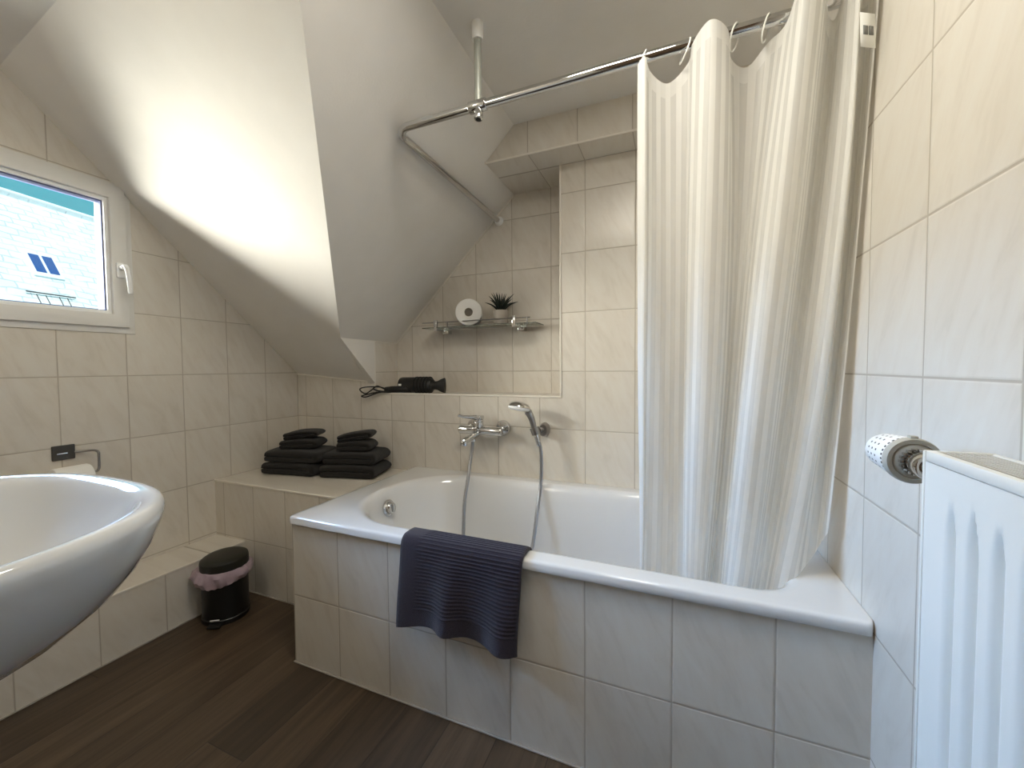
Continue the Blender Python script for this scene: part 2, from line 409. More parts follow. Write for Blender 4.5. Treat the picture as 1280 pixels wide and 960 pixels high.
# upright triangle under the roof slope, beside the niche
c.faces([(XN+.003, yap-.003, 1.158), (XN+.003, 0.001, zA(XN, 0)-.01), (XN+.003, 0.001, 1.158), (XN-.04, yap+.02, 1.157), (XN-.04, 0.001, zA(XN, 0)-.01), (XN-.04, 0.001, 1.157)],
        [(0, 1, 2), (3, 5, 4), (0, 3, 4, 1), (1, 4, 5, 2), (0, 2, 5, 3)])
struct(c.build('ceiling_roof_slope', PLASTER, smooth=False), 'shaded grey-white roof slope above the bathtub', 'ceiling')

# tiled masonry: bath apron, bench and the low pipe casing
XT, YT, ZR = .7991, -.731, .515
struct(M().box(XT, XR+.01, YT, YT+.035, -.02, .489).box(XT, XT+.03, YT+.03, -.40, -.02, .489).build('wall_apron', T_APRON, smooth=False), 'cream tiled bath apron', 'wall')
struct(M().box(-.02, XT+.02, -.4827, .02, -.02, .4938, ).build('wall_bench', T_BENCH, smooth=False), 'cream tiled bench in the corner beside the bathtub', 'wall')
struct(M().box(-.02, .1991, YF-.02, -.47, -.02, .2295).build('wall_step', T_BENCH, smooth=False), 'low tiled pipe casing along the window wall', 'wall')
def trim(n, mat, *boxes):
    m = M()
    for b in boxes: m.box(*b, bev=.0015, seg=1)
    return struct(m.build('trim_%d' % n, mat))
trim(1, TRIMW, (XN, XP+.004, -.004, .004, ZL-.007, ZL+.0015), (XP-.004, XP+.004, -.004, .004, ZL, ZS))
trim(2, TRIMW, (1.27, XR, YH-.003, YH+.004, ZS-.004, ZS+.004))
trim(3, TRIMW, (0, XT, -.4860, -.478, .4865, .4955))
trim(4, TRIMW, (.194, .2015, YF, -.484, .2235, .2315))
trim(5, TRIMW, (XN-.003, XN+.004, -.005, .003, ZL, 1.155), (XN-.002, XN+.004, 0, YN, 1.150, 1.157))
m = M().tube([(XN+.004, YN-.002, 1.158), (1.27, YN-.002, zB(1.27)-.004)], .004, 8); struct(m.build('trim_6', TRIMW))
m = M().tube([(0, -.002, zA(0, 0)-.002), (XN, -.002, zA(XN, 0)-.002)], .004, 8); struct(m.build('trim_7', TRIMW))
trim(8, SILI, (XT-.004, XR, YT-.006, YT+.004, 0, .005), (.199, .205, YF, -.48, 0, .004), (.2, XT, -.489, -.48, 0, .004))

# ------------------------------------------------------------------ window
def frame(m, y0, y1, z0, z1, w, x0, x1, bev=.003):
    """four mitred members in one closed ring; x1 is the room side"""
    def loop(d, x): return [Vector((x, y0+d, z0+d)), Vector((x, y1-d, z0+d)), Vector((x, y1-d, z1-d)), Vector((x, y0+d, z1-d))]
    L = [loop(0, x0), loop(0, x1-bev), loop(bev*.3, x1-bev*.3), loop(bev, x1), loop(w-bev, x1), loop(w-bev*.3, x1-bev*.3), loop(w, x1-bev), loop(w, x0), loop(0, x0)]
    m.loft(L, True, False, False); bmesh.ops.remove_doubles(m.bm, verts=list(m.bm.verts), dist=1e-6); return m
win = bpy.data.objects.new('window_1', None); COL.objects.link(win); win.location = (0, -1.23, 1.16)
struct(win, 'white plastic tilt window with a view of a slate roof', 'window')
frame(M(), -1.69, -.772, 1.159, 1.737, .05, -.075, .006).build('window_frame', PVC, win)
sash = frame(M(), -1.668, -.795, 1.182, 1.722, .050, -.060, .020, .004).build('window_sash', PVC, win)
frame(M(), -1.618, -.845, 1.232, 1.672, .012, -.05, .008, .002).build('glazing_bead', PVCH, sash)
frame(M(), -1.607, -.856, 1.243, 1.661, .005, -.04, -.004, .001).build('gasket', GASKET, sash)
M().box(-.030, -.024, -1.606, -.857, 1.244, 1.660).build('pane', PANE, win, smooth=False)
h = M(); h.box(.019, .027, -.833, -.805, 1.372, 1.432, .006, 3)
h.tube([(.025, -.819, 1.412), (.050, -.819, 1.412)], .010, 16)
h.tube(catmull([(.046, -.819, 1.416), (.056, -.818, 1.412), (.058, -.814, 1.395), (.056, -.808, 1.35), (.054, -.806, 1.312)], 5), [.009]*8+[.0085]*9+[.008]*3+[.006], 14)
h.build('window_handle', PVCH, win)

# ------------------------------------------------------------------ neighbouring house
r0 = Vector((-12, 2.544, 5.116)); U = Vector((-.2366, .9716, 0)); Nh = Vector((.9716, .2366, 0)); pit = R(60)
def roofp(u, v, side=1, off=0.):
    d = Nh*(math.cos(pit)*side) + Vector((0, 0, -math.sin(pit)))
    n = Nh*(math.sin(pit)*side) + Vector((0, 0, math.cos(pit)))
    return r0 + U*u + d*v + n*off
house = root('neighbouring_house', (-12, 2.5, -3.), 'pale slate roofed house seen through the window', 'house')
house.location = r0 + Vector((0, 0, -8.1))
bm = bmesh.new(); uvl = bm.loops.layers.uv.new('UVMap')
for side in (1, -1):
    def quad(pts, uvs):
        f = bm.faces.new([bm.verts.new(p) for p in pts])
        for l, q in zip(f.loops, uvs): l[uvl].uv = q
    a, b, vv = -2.6, 4.2, 5.2
    uvs = [(a, 0), (b, 0), (b, -vv), (a, -vv)]
    quad([roofp(a, 0, side), roofp(b, 0, side), roofp(b, vv, side), roofp(a, vv, side)], uvs)
    quad([roofp(a, 0, side, -.12), roofp(b, 0, side, -.12), roofp(b, vv, side, -.12), roofp(a, vv, side, -.12)], uvs)
    quad([roofp(a, vv, side), roofp(b, vv, side), roofp(b, vv, side, -.12), roofp(a, vv, side, -.12)], [(0, 0), (1, 0), (1, .1), (0, .1)])
    quad([roofp(b, 0, side), roofp(b, vv, side), roofp(b, vv, side, -.12), roofp(b, 0, side, -.12)], [(0, 0), (1, 0), (1, .1), (0, .1)])
me = bpy.data.meshes.new('roof'); bm.to_mesh(me); bm.free(); me.materials.append(SLATE)
rf = bpy.data.objects.new('roof', me); COL.objects.link(rf); rf.parent = house; rf.matrix_parent_inverse = Matrix.Translation(house.location).inverted()
M().tube([roofp(-2.6, 0, 1, .0), roofp(4.2, 0, 1, .0)], .06, 10).build('ridge', SLATE, house)
m = M(); a, b = -2.3, 3.9
pts = []
for u in (a, b):
    pts.append([roofp(u, .15, 1, -.14), roofp(u, 4.8, 1, -.14), Vector((roofp(u, 4.8, 1).x, roofp(u, 4.8, 1).y, -3.)), Vector((roofp(u, 4.8, -1).x, roofp(u, 4.8, -1).y, -3.)), roofp(u, 4.8, -1, -.14)])
m.loft(pts); m.build('house_walls', RENDER, house, smooth=False)
def on_roof(m, u0, u1, v0, v1, o0, o1):
    m.faces([roofp(u, v, 1, o) for o in (o0, o1) for u, v in ((u0, v0), (u1, v0), (u1, v1), (u0, v1))],
            [(0, 1, 2, 3), (7, 6, 5, 4), (0, 4, 5, 1), (1, 5, 6, 2), (2, 6, 7, 3), (3, 7, 4, 0)]); return m
sk = on_roof(M(), -.22, .32, 1.72, 2.34, 0, .05)
sk = sk.build('skylight', PVCH, house, smooth=False)
for q in (-.16, .08):
    on_roof(M(), q, q+.18, 1.77, 2.24, .045, .06).build('skylight_pane', ROOFWIN, sk, smooth=False)
g = M(); on_roof(g, -.55, .33, 2.82, 2.845, .05, .065)
for q in (-.36, -.20, .04, .19): on_roof(g, q, q+.012, 2.84, 3.08, .0, .012)
g.build('snow_guard', DARKM, house, smooth=False)

# ------------------------------------------------------------------ bathtub
def rrect(x0, x1, y0, y1, rad, z, n=14):
    """rounded rectangle; rad = radii of the corners (x1y1, x0y1, x0y0, x1y0)"""
    cs = [(x1, y1, 0), (x0, y1, 1), (x0, y0, 2), (x1, y0, 3)]; out = []
    for (cx, cy, q), r in zip(cs, rad):
        ox = cx - r if q in (0, 3) else cx + r; oy = cy - r if q in (0, 1) else cy + r
        for k in range(n+1):
            a = PI/2*q + PI/2*k/n; out.append(Vector((ox + r*math.cos(a), oy + r*math.sin(a), z)))
    return out
tub = root('bathtub', (1.58, -.37, .0), 'white enamel bathtub built in behind the tiled apron', 'bathtub')
m = M(); X0, X1, Y0, Y1 = .797, XR-.001, -.744, -.001
IX0, IX1, IY0, IY1 = .908, 2.262, -.680, -.062
rings = [rrect(X0+.03, X1-.002, Y0+.03, Y1-.002, [.01]*4, .489), rrect(X0+.003, X1, Y0+.003, Y1, [.012]*4, .489), rrect(X0, X1, Y0, Y1, [.014]*4, .4915),
         rrect(X0, X1, Y0, Y1, [.014]*4, .5095), rrect(X0+.0018, X1, Y0+.0018, Y1, [.014]*4, .5140), rrect(X0+.006, X1, Y0+.006, Y1, [.012]*4, .5162), rrect(X0+.014, X1-.002, Y0+.014, Y1-.002, [.012]*4, .5165), rrect(X0+.020, X1-.006, Y0+.020, Y1-.006, [.012]*4, .5168)]
def inner(d, z, dl=0., dr=0., rs=0.):
    return rrect(IX0+d+dl, IX1-d-dr, IY0+d, IY1-d, [.14-rs, .29-rs, .27-rs, .11-rs], z)
rings += [inner(-.016, .517), inner(-.010, .5168), inner(-.003, .5155), inner(.004, .511), inner(.010, .503), inner(.018, .485), inner(.025, .45), inner(.035, .38, .01), inner(.045, .30, .03, .01),
          inner(.06, .20, .07, .03), inner(.085, .13, .12, .05, .02), inner(.13, .105, .16, .08, .05), inner(.2, .10, .2, .1, .1)]
m.loft(rings, True, False, True)
m.build('tub_shell', ENAMEL, tub, angle=50)
# overflow with turning knob on the left end
d = Vector((.986, 0, .165)).normalized(); Mx = d.to_track_quat('Z', 'Y').to_matrix()
oc = Vector((.936, -.395, .448))
ov = M().lathe([(0.001, 0), (.031, 0), (.033, .003), (.033, .008), (.030, .011), (.026, .012), (0.001, .012)], oc, M_=Mx, seg=40).build('overflow_cover', CHROME, tub)
m = M().lathe([(.022, .011), (.024, .014), (.024, .022), (.021, .026), (.008, .028), (0.001, .028)], oc, M_=Mx, seg=32)
m.box(oc.x+.024, oc.x+.036, oc.y-.004, oc.y+.004, oc.z-.012, oc.z+.022, .002)
m.build('overflow_knob', CHROME, ov)
M().lathe([(0.001, .0), (.035, .0), (.035, .003), (.02, .006), (0.001, .006)], (1.35, -.37, .100), seg=32).build('drain', CHROME, tub)

# ------------------------------------------------------------------ bath mixer, hose and hand shower
mix = root('bath_mixer', (1.2, 0, .735), 'chrome single-lever bath mixer on the tiled wall', 'tap')
ym, zm = -.062, .728
m = M().cyl((1.092, ym, zm+.001), (1.302, ym, zm-.001), .0205, seg=32, bev=.004)
m.cyl((1.135, ym, zm), (1.135, -.012, zm+.010), .011).cyl((1.285, ym, zm), (1.285, -.012, zm+.006), .011); m.build('mixer_body', CHROME, mix)
for x in (1.135, 1.285):
    M().lathe([(.014, .018), (.030, .014), (.0355, .006), (.036, 0), (.001, 0)], (x, -.0005, zm+.008), M_=Matrix(((1, 0, 0), (0, 0, -1), (0, 1, 0))), seg=36).build('wall_flange', CHROME, mix)
m = M().cyl((1.187, ym, zm), (1.187, ym, zm+.040), .0235, seg=32, bev=.003).cyl((1.187, ym, zm+.040), (1.187, ym, zm+.050), .0235, seg=32, bev=.002)
m.build('cartridge_housing', CHROME, mix)
m = M().box(1.166, 1.208, ym-.022, ym+.022, zm+.050, zm+.068, .006, 3)
m.tube(catmull([(1.18, ym-.010, zm+.062), (1.165, ym-.035, zm+.064), (1.145, ym-.062, zm+.068), (1.128, ym-.082, zm+.075)], 4), [.010, .010, .009, .009, .008, .008, .008, .0075, .007, .007, .007, .0075, .0065], 14)
m.build('lever', CHROME, mix)
m = M().tube(catmull([(1.187, ym-.01, zm-.012), (1.183, ym-.05, zm-.020), (1.176, ym-.095, zm-.028), (1.172, ym-.115, zm-.034)], 4), [.015]*5+[.0145]*4+[.014]*4, 18)
m.cyl((1.172, ym-.112, zm-.030), (1.172, ym-.112, zm-.050), .0150, seg=24, bev=.002); m.build('spout', CHROME, mix)
m = M().cyl((1.187, ym-.02, zm+.008), (1.187, ym-.048, zm+.010), .010, seg=20, bev=.002); m.build('diverter_knob', CHROME, mix)

m = M(); hp = catmull([(1.161, ym-.004, zm-.030), (1.158, ym-.006, zm-.075), (1.156, ym-.02, .60), (1.158, -.115, .515), (1.158, -.15, .42), (1.17, -.19, .25), (1.20, -.26, .165), (1.30, -.30, .128), (1.42, -.27, .150), (1.474, -.19, .26),
              (1.484, -.125, .42), (1.487, -.085, .52), (1.488, -.075, .60), (1.484, -.074, .67), (1.468, -.074, .716), (1.462, -.073, .732)], 14)
rr = [.0072 + (.0007 if i % 2 else 0) for i in range(len(hp))]
m.tube(hp, rr, 12)
hose = tag(m.build('shower_hose', HOSE, loc=(1.18, -.06, .2)), 'grey metal hose looping from the bath mixer to the hand shower', 'hose')
M().cyl((1.161, ym-.004, zm-.016), (1.160, ym-.004, zm-.052), .0125, seg=20, bev=.002).build('hose_nut', CHROME, hose)
M().tube([(1.4775, -.074, .68), (1.468, -.074, .716), (1.461, -.073, .738)], [.009, .0115, .0125], 18).build('hose_cone', CHROME, hose)

hold = root('shower_holder', (1.478, 0, .74), 'small chrome shower bracket on the tiles right of the mixer', 'bracket')
m = M().lathe([(.001, .034), (.018, .033), (.021, .026), (.0235, .004), (.0235, 0), (.001, 0)], (1.482, -.0005, .740), M_=Matrix(((1, 0, 0), (0, 0, -1), (0, 1.35, 0))), seg=32)
m.build('bracket_cap', STEELD, hold)
M().tube([(1.480, -.026, .742), (1.470, -.046, .742)], .010, 16).tube([(1.466, -.0735, .727), (1.456, -.0735, .757)], [.0185, .0205], 24).build('cradle', STEELD, hold)
hs = root('hand_shower', (1.455, -.074, .76), 'chrome hand shower with a white spray face in its bracket', 'shower head')
axis = Vector((-.33, -.03, .94)).normalized()
hp = catmull([(1.461, -.073, .735), (1.455, -.076, .760), (1.447, -.080, .795), (1.433, -.088, .826)], 5)
M().tube(hp, [.0105, .011, .0115, .012, .012, .0125, .0125, .013, .013, .0135, .0135, .014, .0145, .015, .016, .017], 20).build('handle', STEELD, hs)
dn = Vector((-.14, -.16, -.97)).normalized(); Mh = dn.to_track_quat('Z', 'Y').to_matrix()
hc = Vector((1.400, -.100, .848))
M().lathe([(.001, -.020), (.020, -.019), (.036, -.013), (.0455, -.003), (.047, .004), (.045, .006), (.001, .006)], hc, M_=Mh, seg=40).build('head', CHROME, hs)
M().lathe([(.044, .004), (.047, .005), (.0465, .012), (.042, .017), (.030, .0195), (.001, .0195)], hc, M_=Mh, seg=40).build('spray_face', PLW, hs)

# ------------------------------------------------------------------ curtain rod
YR, ZRD = -.643, 1.760
rod = root('curtain_rod', (1.48, YR, ZC), 'chrome angled shower curtain rod hung from the ceiling', 'curtain rod')
cr_ = [(XR, YR, ZRD+.004), (1.24, YR, ZRD-.002)]
for k in range(1, 9):
    a = PI/2*k/8; cr_.append((1.242-.050*math.sin(a), YR+.050*(1-math.cos(a)), ZRD-.002))
cr_ += [(1.192, -.3, ZRD-.008), (1.192, YN-.004, ZRD-.016)]
M().tube(cr_, .0125, 20).build('rod_tube', CHROME, rod)
M().cyl((1.480, YR+.001, ZRD+.012), (1.480, YR+.001, 1.945), .0105, seg=20).build('ceiling_post', SATIN, rod)
M().cyl((1.480, YR+.001, 1.942), (1.480, YR+.001, ZC), .0155, .0165, seg=24).build('ceiling_socket', PLW, rod)
m = M().cyl((1.452, YR, ZRD-.001), (1.506, YR, ZRD), .0165, seg=24, bev=.002).cyl((1.482, YR, ZRD-.010), (1.482, YR-.004, ZRD-.040), .0125, seg=20, bev=.002)
m.build('clamp', CHROME, rod)
M().cyl((1.482, YR-.004, ZRD-.0395), (1.482, YR-.0043, ZRD-.0415), .008, seg=6).build('screw', BLACK, rod)
M().lathe([(.013, .022), (.018, .018), (.0225, .005), (.0225, 0), (.001, 0)], (1.192, YN, ZRD-.016), M_=Matrix(((1, 0, 0), (0, 0, -1), (0, 1, 0))), seg=28).build('end_cap', PLW, rod)

# ------------------------------------------------------------------ shower curtain
CT = [(1.914,-.665,1.913,-.62,1.920,-.60,1.735), (1.931,-.675,1.930,-.635,1.926,-.60,1.742), (1.944,-.655,1.941,-.60,1.933,-.585,1.716),
 (1.981,-.63,1.985,-.585,1.979,-.57,1.697), (2.025,-.63,2.024,-.585,2.023,-.575,1.730), (2.034,-.66,2.029,-.60,2.026,-.60,1.752),
 (2.067,-.695,2.058,-.635,2.046,-.62,1.764), (2.103,-.675,2.100,-.62,2.068,-.60,1.748), (2.114,-.63,2.125,-.575,2.084,-.56,1.715),
 (2.150,-.61,2.136,-.565,2.094,-.55,1.700), (2.189,-.615,2.147,-.575,2.105,-.57,1.738), (2.213,-.67,2.157,-.62,2.116,-.60,1.735),
 (2.225,-.73,2.189,-.645,2.136,-.615,1.800), (2.256,-.725,2.224,-.635,2.167,-.60,1.800), (2.283,-.66,2.246,-.59,2.185,-.57,1.745),
 (2.301,-.65,2.266,-.585,2.202,-.56,1.728), (2.308,-.70,2.287,-.62,2.213,-.59,1.785), (2.315,-.73,2.311,-.635,2.240,-.59,1.790),
 (2.330,-.68,2.326,-.60,2.272,-.575,1.755), (2.344,-.68,2.338,-.60,2.298,-.57,1.752), (2.349,-.715,2.343,-.625,2.315,-.58,1.770)]
ZB = [.34]*14 + [.34, .36, .42, .500, .535, .575, .63]
CT = [t + (z,) for t, z in zip(CT, ZB)]
cs = catmull(CT, 9); nv = 70
bm = bmesh.new(); uvl = bm.loops.layers.uv.new('UVMap')
arc = [0.]
for i in range(1, len(cs)):
    a, b = cs[i-1], cs[i]; arc.append(arc[-1] + math.hypot(b[0]-a[0], b[1]-a[1])*.5 + math.hypot(b[2]-a[2], b[3]-a[3])*.5)
verts = []
for i, c_ in enumerate(cs):
    col = []
    for j in range(nv+1):
        t = j/nv; z = c_[6]*(1-t) + c_[7]*t
        w = (1.735-z)/(1.735-.45)                       # 0 at rod, 1 at tub
        w = max(-.05, min(1.1, w)); wm = .5
        l0 = (w-wm)*(w-1)/(wm); l1 = w*(w-1)/(wm*(wm-1)); l2 = w*(w-wm)/(1-wm)
        x = c_[0]*l0 + c_[2]*l1 + c_[4]*l2; y = c_[1]*l0 + c_[3]*l1 + c_[5]*l2
        ww = max(0., min(1., w))
        y += .006*math.sin(arc[i]*60 + 2*z)*ww + .010*(noise.noise(Vector((arc[i]*14, z*2.2, 1.7))))*ww
        x += .005*noise.noise(Vector((arc[i]*11, z*2., 5.)))*ww
        col.append(bm.verts.new((min(x, XR-.006), y, z)))
    verts.append(col)
for i in range(len(cs)-1):
    for j in range(nv):
        f = bm.faces.new((verts[i][j], verts[i+1][j], verts[i+1][j+1], verts[i][j+1])); f.smooth = True
        for l, (ii, jj) in zip(f.loops, ((i, j), (i+1, j), (i+1, j+1), (i, j+1))):
            l[uvl].uv = (arc[ii], (jj/nv)*(cs[ii][6]-cs[ii][7]))
cur = root('shower_curtain', (2.13, -.62, .45), 'white sheer striped shower curtain hanging into the bathtub', 'curtain')
me = bpy.data.meshes.new('curtain_cloth'); bm.to_mesh(me); bm.free(); me.materials.append(CURT)
o = bpy.data.objects.new('curtain_cloth', me); COL.objects.link(o); o.parent = cur; o.matrix_parent_inverse = Matrix.Translation(cur.location).inverted()
# sewn tag with two grey squares by the wall edge
def tagp(u, v, off): return Vector((2.311+.027*u + .002*v, -.742 + .016*u - off, 1.664-.062*v))
lt = M().mat(TAGW); lt.grid(lambda a, b: tagp(a, b, 0.), 2, 2); lt.mat(TAGG)
for a in (.18, .56): lt.faces([tagp(a, .38, .0012), tagp(a+.30, .38, .0012), tagp(a+.30, .64, .0012), tagp(a, .64, .0012)], [(0, 1, 2, 3)])
lt.build('care_tag', None, cur, solid=.0008)

def ring_mesh():
    m = M(); pts = [(.004*math.cos(2*PI*k/28), .0235*math.sin(2*PI*k/28), .0255*math.cos(2*PI*k/28)) for k in range(28)]
    n = 28; seg = 8; rings = []
    for k in range(n):
        p = Vector(pts[k]); t = (Vector(pts[(k+1) % n])-Vector(pts[k-1])).normalized(); b = Vector((1, 0, 0)); b = (b-t*b.dot(t)).normalized(); c2 = t.cross(b)
        rings.append([p + (b*math.cos(2*PI*q/seg)+c2*math.sin(2*PI*q/seg))*.0019 for q in range(seg)])
    rings.append(rings[0]); m.loft(rings, True, False, False); return m
RG = [(1.925, 'outermost left curtain ring, at the free edge of the curtain', .1), (2.018, 'second curtain ring from the free edge, left of the broad pleat', .35),
      (2.119, 'third curtain ring from the free edge, right of the broad pleat', -.3), (2.180, 'fourth curtain ring from the free edge, above the short dip', -.25), (2.216, 'fifth curtain ring from the free edge, beside the tall fold', .2)]
r1 = None
for x, lab, rz in RG:
    if r1 is None: o = r1 = ring_mesh().build('curtain_ring', RINGM)
    else: o = r1.copy(); COL.objects.link(o)
    o.location = (x, YR, ZRD-.010); o.rotation_euler = (0, .15, rz)
    tag(o, 'clear white plastic ' + lab, 'curtain ring', 'curtain rings on the rod')

# ------------------------------------------------------------------ glass shelf with paper roll and plant
sh = root('glass_shelf', (1.12, YN, 1.21), 'narrow glass shelf with steel rail on the niche wall', 'shelf')
M().box(.815, 1.425, .055, .180, 1.2125, 1.2185, .001, 1).build('glass_plate', GLASS, sh, smooth=False)
M().cyl((.815, .062, 1.242), (1.395, .062, 1.242), .0028, seg=10).build('rail', STEELD, sh)
for x in (.896, 1.318):
    b = M().box(x-.018, x+.018, .150, YN-.0005, 1.190, 1.2115, .003).box(x-.006, x+.006, .07, .155, 1.2020, 1.2115, .001).build('wall_bracket', CHROME, sh)
    M().box(x-.0085, x+.0085, .050, .068, 1.200, 1.252, .002).build('clamp_post', CHROME, b)
    M().box(x+.060, x+.066, .057, .066, 1.2120, 1.2425, .001).build('rail_pin', STEELD, b)

def paper_roll(name, r, hole, wdt, mat_core=True):
    m = M().mat(PAPER); prof = [(hole+.002, -wdt/2), (r-.006, -wdt/2), (r-.002, -wdt/2+.002), (r, -wdt/2+.006), (r, wdt/2-.006), (r-.002, wdt/2-.002), (r-.006, wdt/2), (hole+.002, wdt/2), (hole+.002, -wdt/2)]
    m.lathe(prof, seg=48, closed=True)
    return m
o = bpy.data.objects.new('toilet_roll', None); COL.objects.link(o)
tag(o, 'spare white toilet roll standing on the glass shelf', 'toilet roll')
paper_roll('paper', .066, .019, .098).build('paper', PAPER, o)
M().lathe([(.0205, -.049), (.0205, .049), (.0190, .049), (.0190, -.049), (.0205, -.049)], seg=32, closed=True).build('core_tube', CARD, o)
M().lathe([(.0188, -.036), (.001, -.036), (.001, .036), (.0188, .036)], seg=24).build('core_hole_fill', CARD, o)  # discs added inside the hollow core so its hole reads lighter
o.rotation_euler = (PI/2, 0, R(24)); o.location = (1.055, .117, 1.2190+.066)

pl = root('potted_plant', (1.226, .118, 1.2187), 'small spiky succulent in a grey cement pot on the glass shelf', 'plant')
M().lathe([(.001, 0), (.031, 0), (.0345, .004), (.0365, .066), (.036, .070), (.032, .070), (.031, .060), (.001, .060)], pl.location, seg=36).build('pot', POT, pl)
lf = []
for k in range(27):
    tier = k % 3; a = 2*PI*k/27*2.0 + tier*.4; tilt = (.16, .52, .86)[tier] + random.uniform(-.1, .1); Ln = (.098, .098, .084)[tier]*random.uniform(.9, 1.1)
    c0 = Vector(pl.location) + Vector((0, 0, .058)); pts = []; rads = []
    for q in range(7):
        s_ = q/6; tt = tilt*(.55+.75*s_); pts.append((c0.x + math.cos(a)*(.006+Ln*s_*math.sin(tt)), c0.y + math.sin(a)*(.006+Ln*s_*math.sin(tt)), c0.z + Ln*s_*math.cos(tt*.85))); rads.append(.0062*(1-s_)**.7+.0006)
    pts = [(x, min(y, YN-.004), z) for x, y, z in pts]
    M().tube(pts, rads, 8).build('leaf', LEAF, pl)

# ------------------------------------------------------------------ hair dryer on the ledge
hd = root('hair_dryer', (.80, .06, ZL), 'black hair dryer with looped cord lying on the niche ledge', 'hair dryer')
zc = ZL+.041; yc = .045
def xl(prof, y=yc, z=zc, seg=32): return M().lathe([(r, x) for x, r in prof], (0, y, z), M_=Matrix(((0, 0, 1), (1, 0, 0), (0, 1, 0))), seg=seg)
xl([(.690, .001), (.690, .032), (.694, .038), (.70, .0395), (.775, .0395), (.80, .038), (.86, .036), (.875, .034), (.882, .028), (.884, .001)]).build('motor_housing', BLACK, hd)
m = M()
for k in range(5):
    x = .788 + .019*k; q = xl([(x-.004, .030), (x-.003, .0425), (x+.003, .0425), (x+.004, .030)]); q.bm.verts.ensure_lookup_table(); m.merge(q.bm)
m.build('cooling_fins', BLACK, hd)
m = M(); rings = []
for x, ry, rz in ((.878, .026, .026), (.895, .021, .021), (.912, .020, .023), (.930, .018, .032), (.948, .012, .038), (.953, .011, .038)):
    rings.append([Vector((x, yc+ry*math.cos(2*PI*k/32), zc-.002+rz*math.sin(2*PI*k/32))) for k in range(32)])
m.loft(rings).build('nozzle', BLACK, hd)
m = M().tube(catmull([(.76, yc-.01, ZL+.020), (.72, .015, ZL+.020), (.66, .005, ZL+.018), (.615, .012, ZL+.015)], 5), [.018]*6+[.0175]*5+[.016]*4+[.010], 18)
m.build('handle', BLACK, hd)
M().box(.700, .718, yc-.0402, yc-.0385, zc-.004, zc+.006, .0004, 1).build('rating_plate', TAGW, hd)['label'] = 'small pale grey plate'
cord = catmull([(.618, .012, ZL+.014), (.60, -.005, ZL+.028), (.575, -.012, ZL+.035), (.548, -.020, ZL+.014), (.515, -.030, ZL-.004), (.485, -.036, ZL+.018), (.52, -.030, ZL+.030), (.60, -.012, ZL+.030), (.66, -.006, ZL+.008), (.60, -.018, ZL+.006),
                (.52, -.034, ZL-.010), (.498, -.038, ZL-.018), (.53, -.036, ZL-.020), (.60, -.022, ZL+.003), (.66, -.004, ZL+.005), (.63, .03, ZL+.006), (.585, -.010, ZL+.033), (.560, -.018, ZL+.020), (.60, .02, ZL+.006), (.70, .09, ZL+.005)], 8)
M().tube(cord, .0035, 8).build('cord', BLACK, hd)

# ------------------------------------------------------------------ towels
def folded_towel(name, L, D, layers, th, seed, mat=TOWEL):
    """one cloth folded back and forth: rounded folds on the ends, open layers between; base at z=0"""
    m = M(); rad = th/2; path = []
    for k in range(layers):
        z = th*.5 + k*th; sgn = 1 if k % 2 == 0 else -1
        for q in range(13): path.append((sgn*(-L/2+rad + (L-th)*q/12), z))
        if k < layers-1:
            for q in range(1, 6):
                a = -PI/2 + PI*q/6; path.append((sgn*(L/2-rad + rad*1.0*math.cos(a)), z + rad + rad*math.sin(a)))
    half = th*.495; prof_t = []; prof_b = []
    n = len(path)
    for i in range(n):
        a = path[max(0, i-1)]; b = path[min(n-1, i+1)]; tx, tz = b[0]-a[0], b[1]-a[1]; l = math.hypot(tx, tz) or 1
        prof_t.append((path[i][0]-tz/l*half, path[i][1]+tx/l*half)); prof_b.append((path[i][0]+tz/l*half, path[i][1]-tx/l*half))
    loopn = []
    for i in range(n):
        a = path[max(0, i-1)]; b = path[min(n-1, i+1)]; tx, tz = b[0]-a[0], b[1]-a[1]; l = math.hypot(tx, tz) or 1
        loopn.append((path[i][0], path[i][1], -tz/l, tx/l))
    loopn = loopn + [(a, b, -c, -d) for a, b, c, d in loopn[::-1]]
    rings = []; H = th*layers
    es = [0, .004, .012, .025, .045, .07, .10, .16, .25, .4, .5, .6, .75, .84, .90, .93, .955, .975, .988, .996, 1]
    for e in es:
        y = -D/2 + D*e
        q_ = max(0., 1-min(e, 1-e)*D/.022); pinch = 1 - .22*q_*q_
        hh = half*(.62 + .38*math.sqrt(max(0., 1-q_**2.2)))
        ring = []
        for (px_, pz_, tx, tz) in loopn:
            x = px_ + tx*hh; z = pz_ + tz*hh
            nx = noise.noise(Vector((x*9+seed, y*9, z*20))); nz_ = noise.noise(Vector((x*7, y*7+seed, z*9+3)))
            zz = (z-H/2)*pinch + H/2
            sag = -.008*((x/(L/2))**2)*(z/H) + .006*noise.noise(Vector((x*5+seed*3, y*5, 0)))*(z/H)
            ring.append(Vector((x*(1+.0*pinch)+.006*nx, y + .005*nz_, max(0.001, zz + .003*nz_*min(1, z/.02) + sag))))
        rings.append(ring)
    m.loft(rings)
    return m.build(name, mat, angle=70)
BZ = .4945
def put(o, x, y, z, rz, label, group, tilt=(0, 0)):
    o.location = (x, y, z); o.rotation_euler = (tilt[0], tilt[1], R(rz)); return tag(o, label, 'towel', group)
TG = 'folded charcoal towels on the tiled bench'
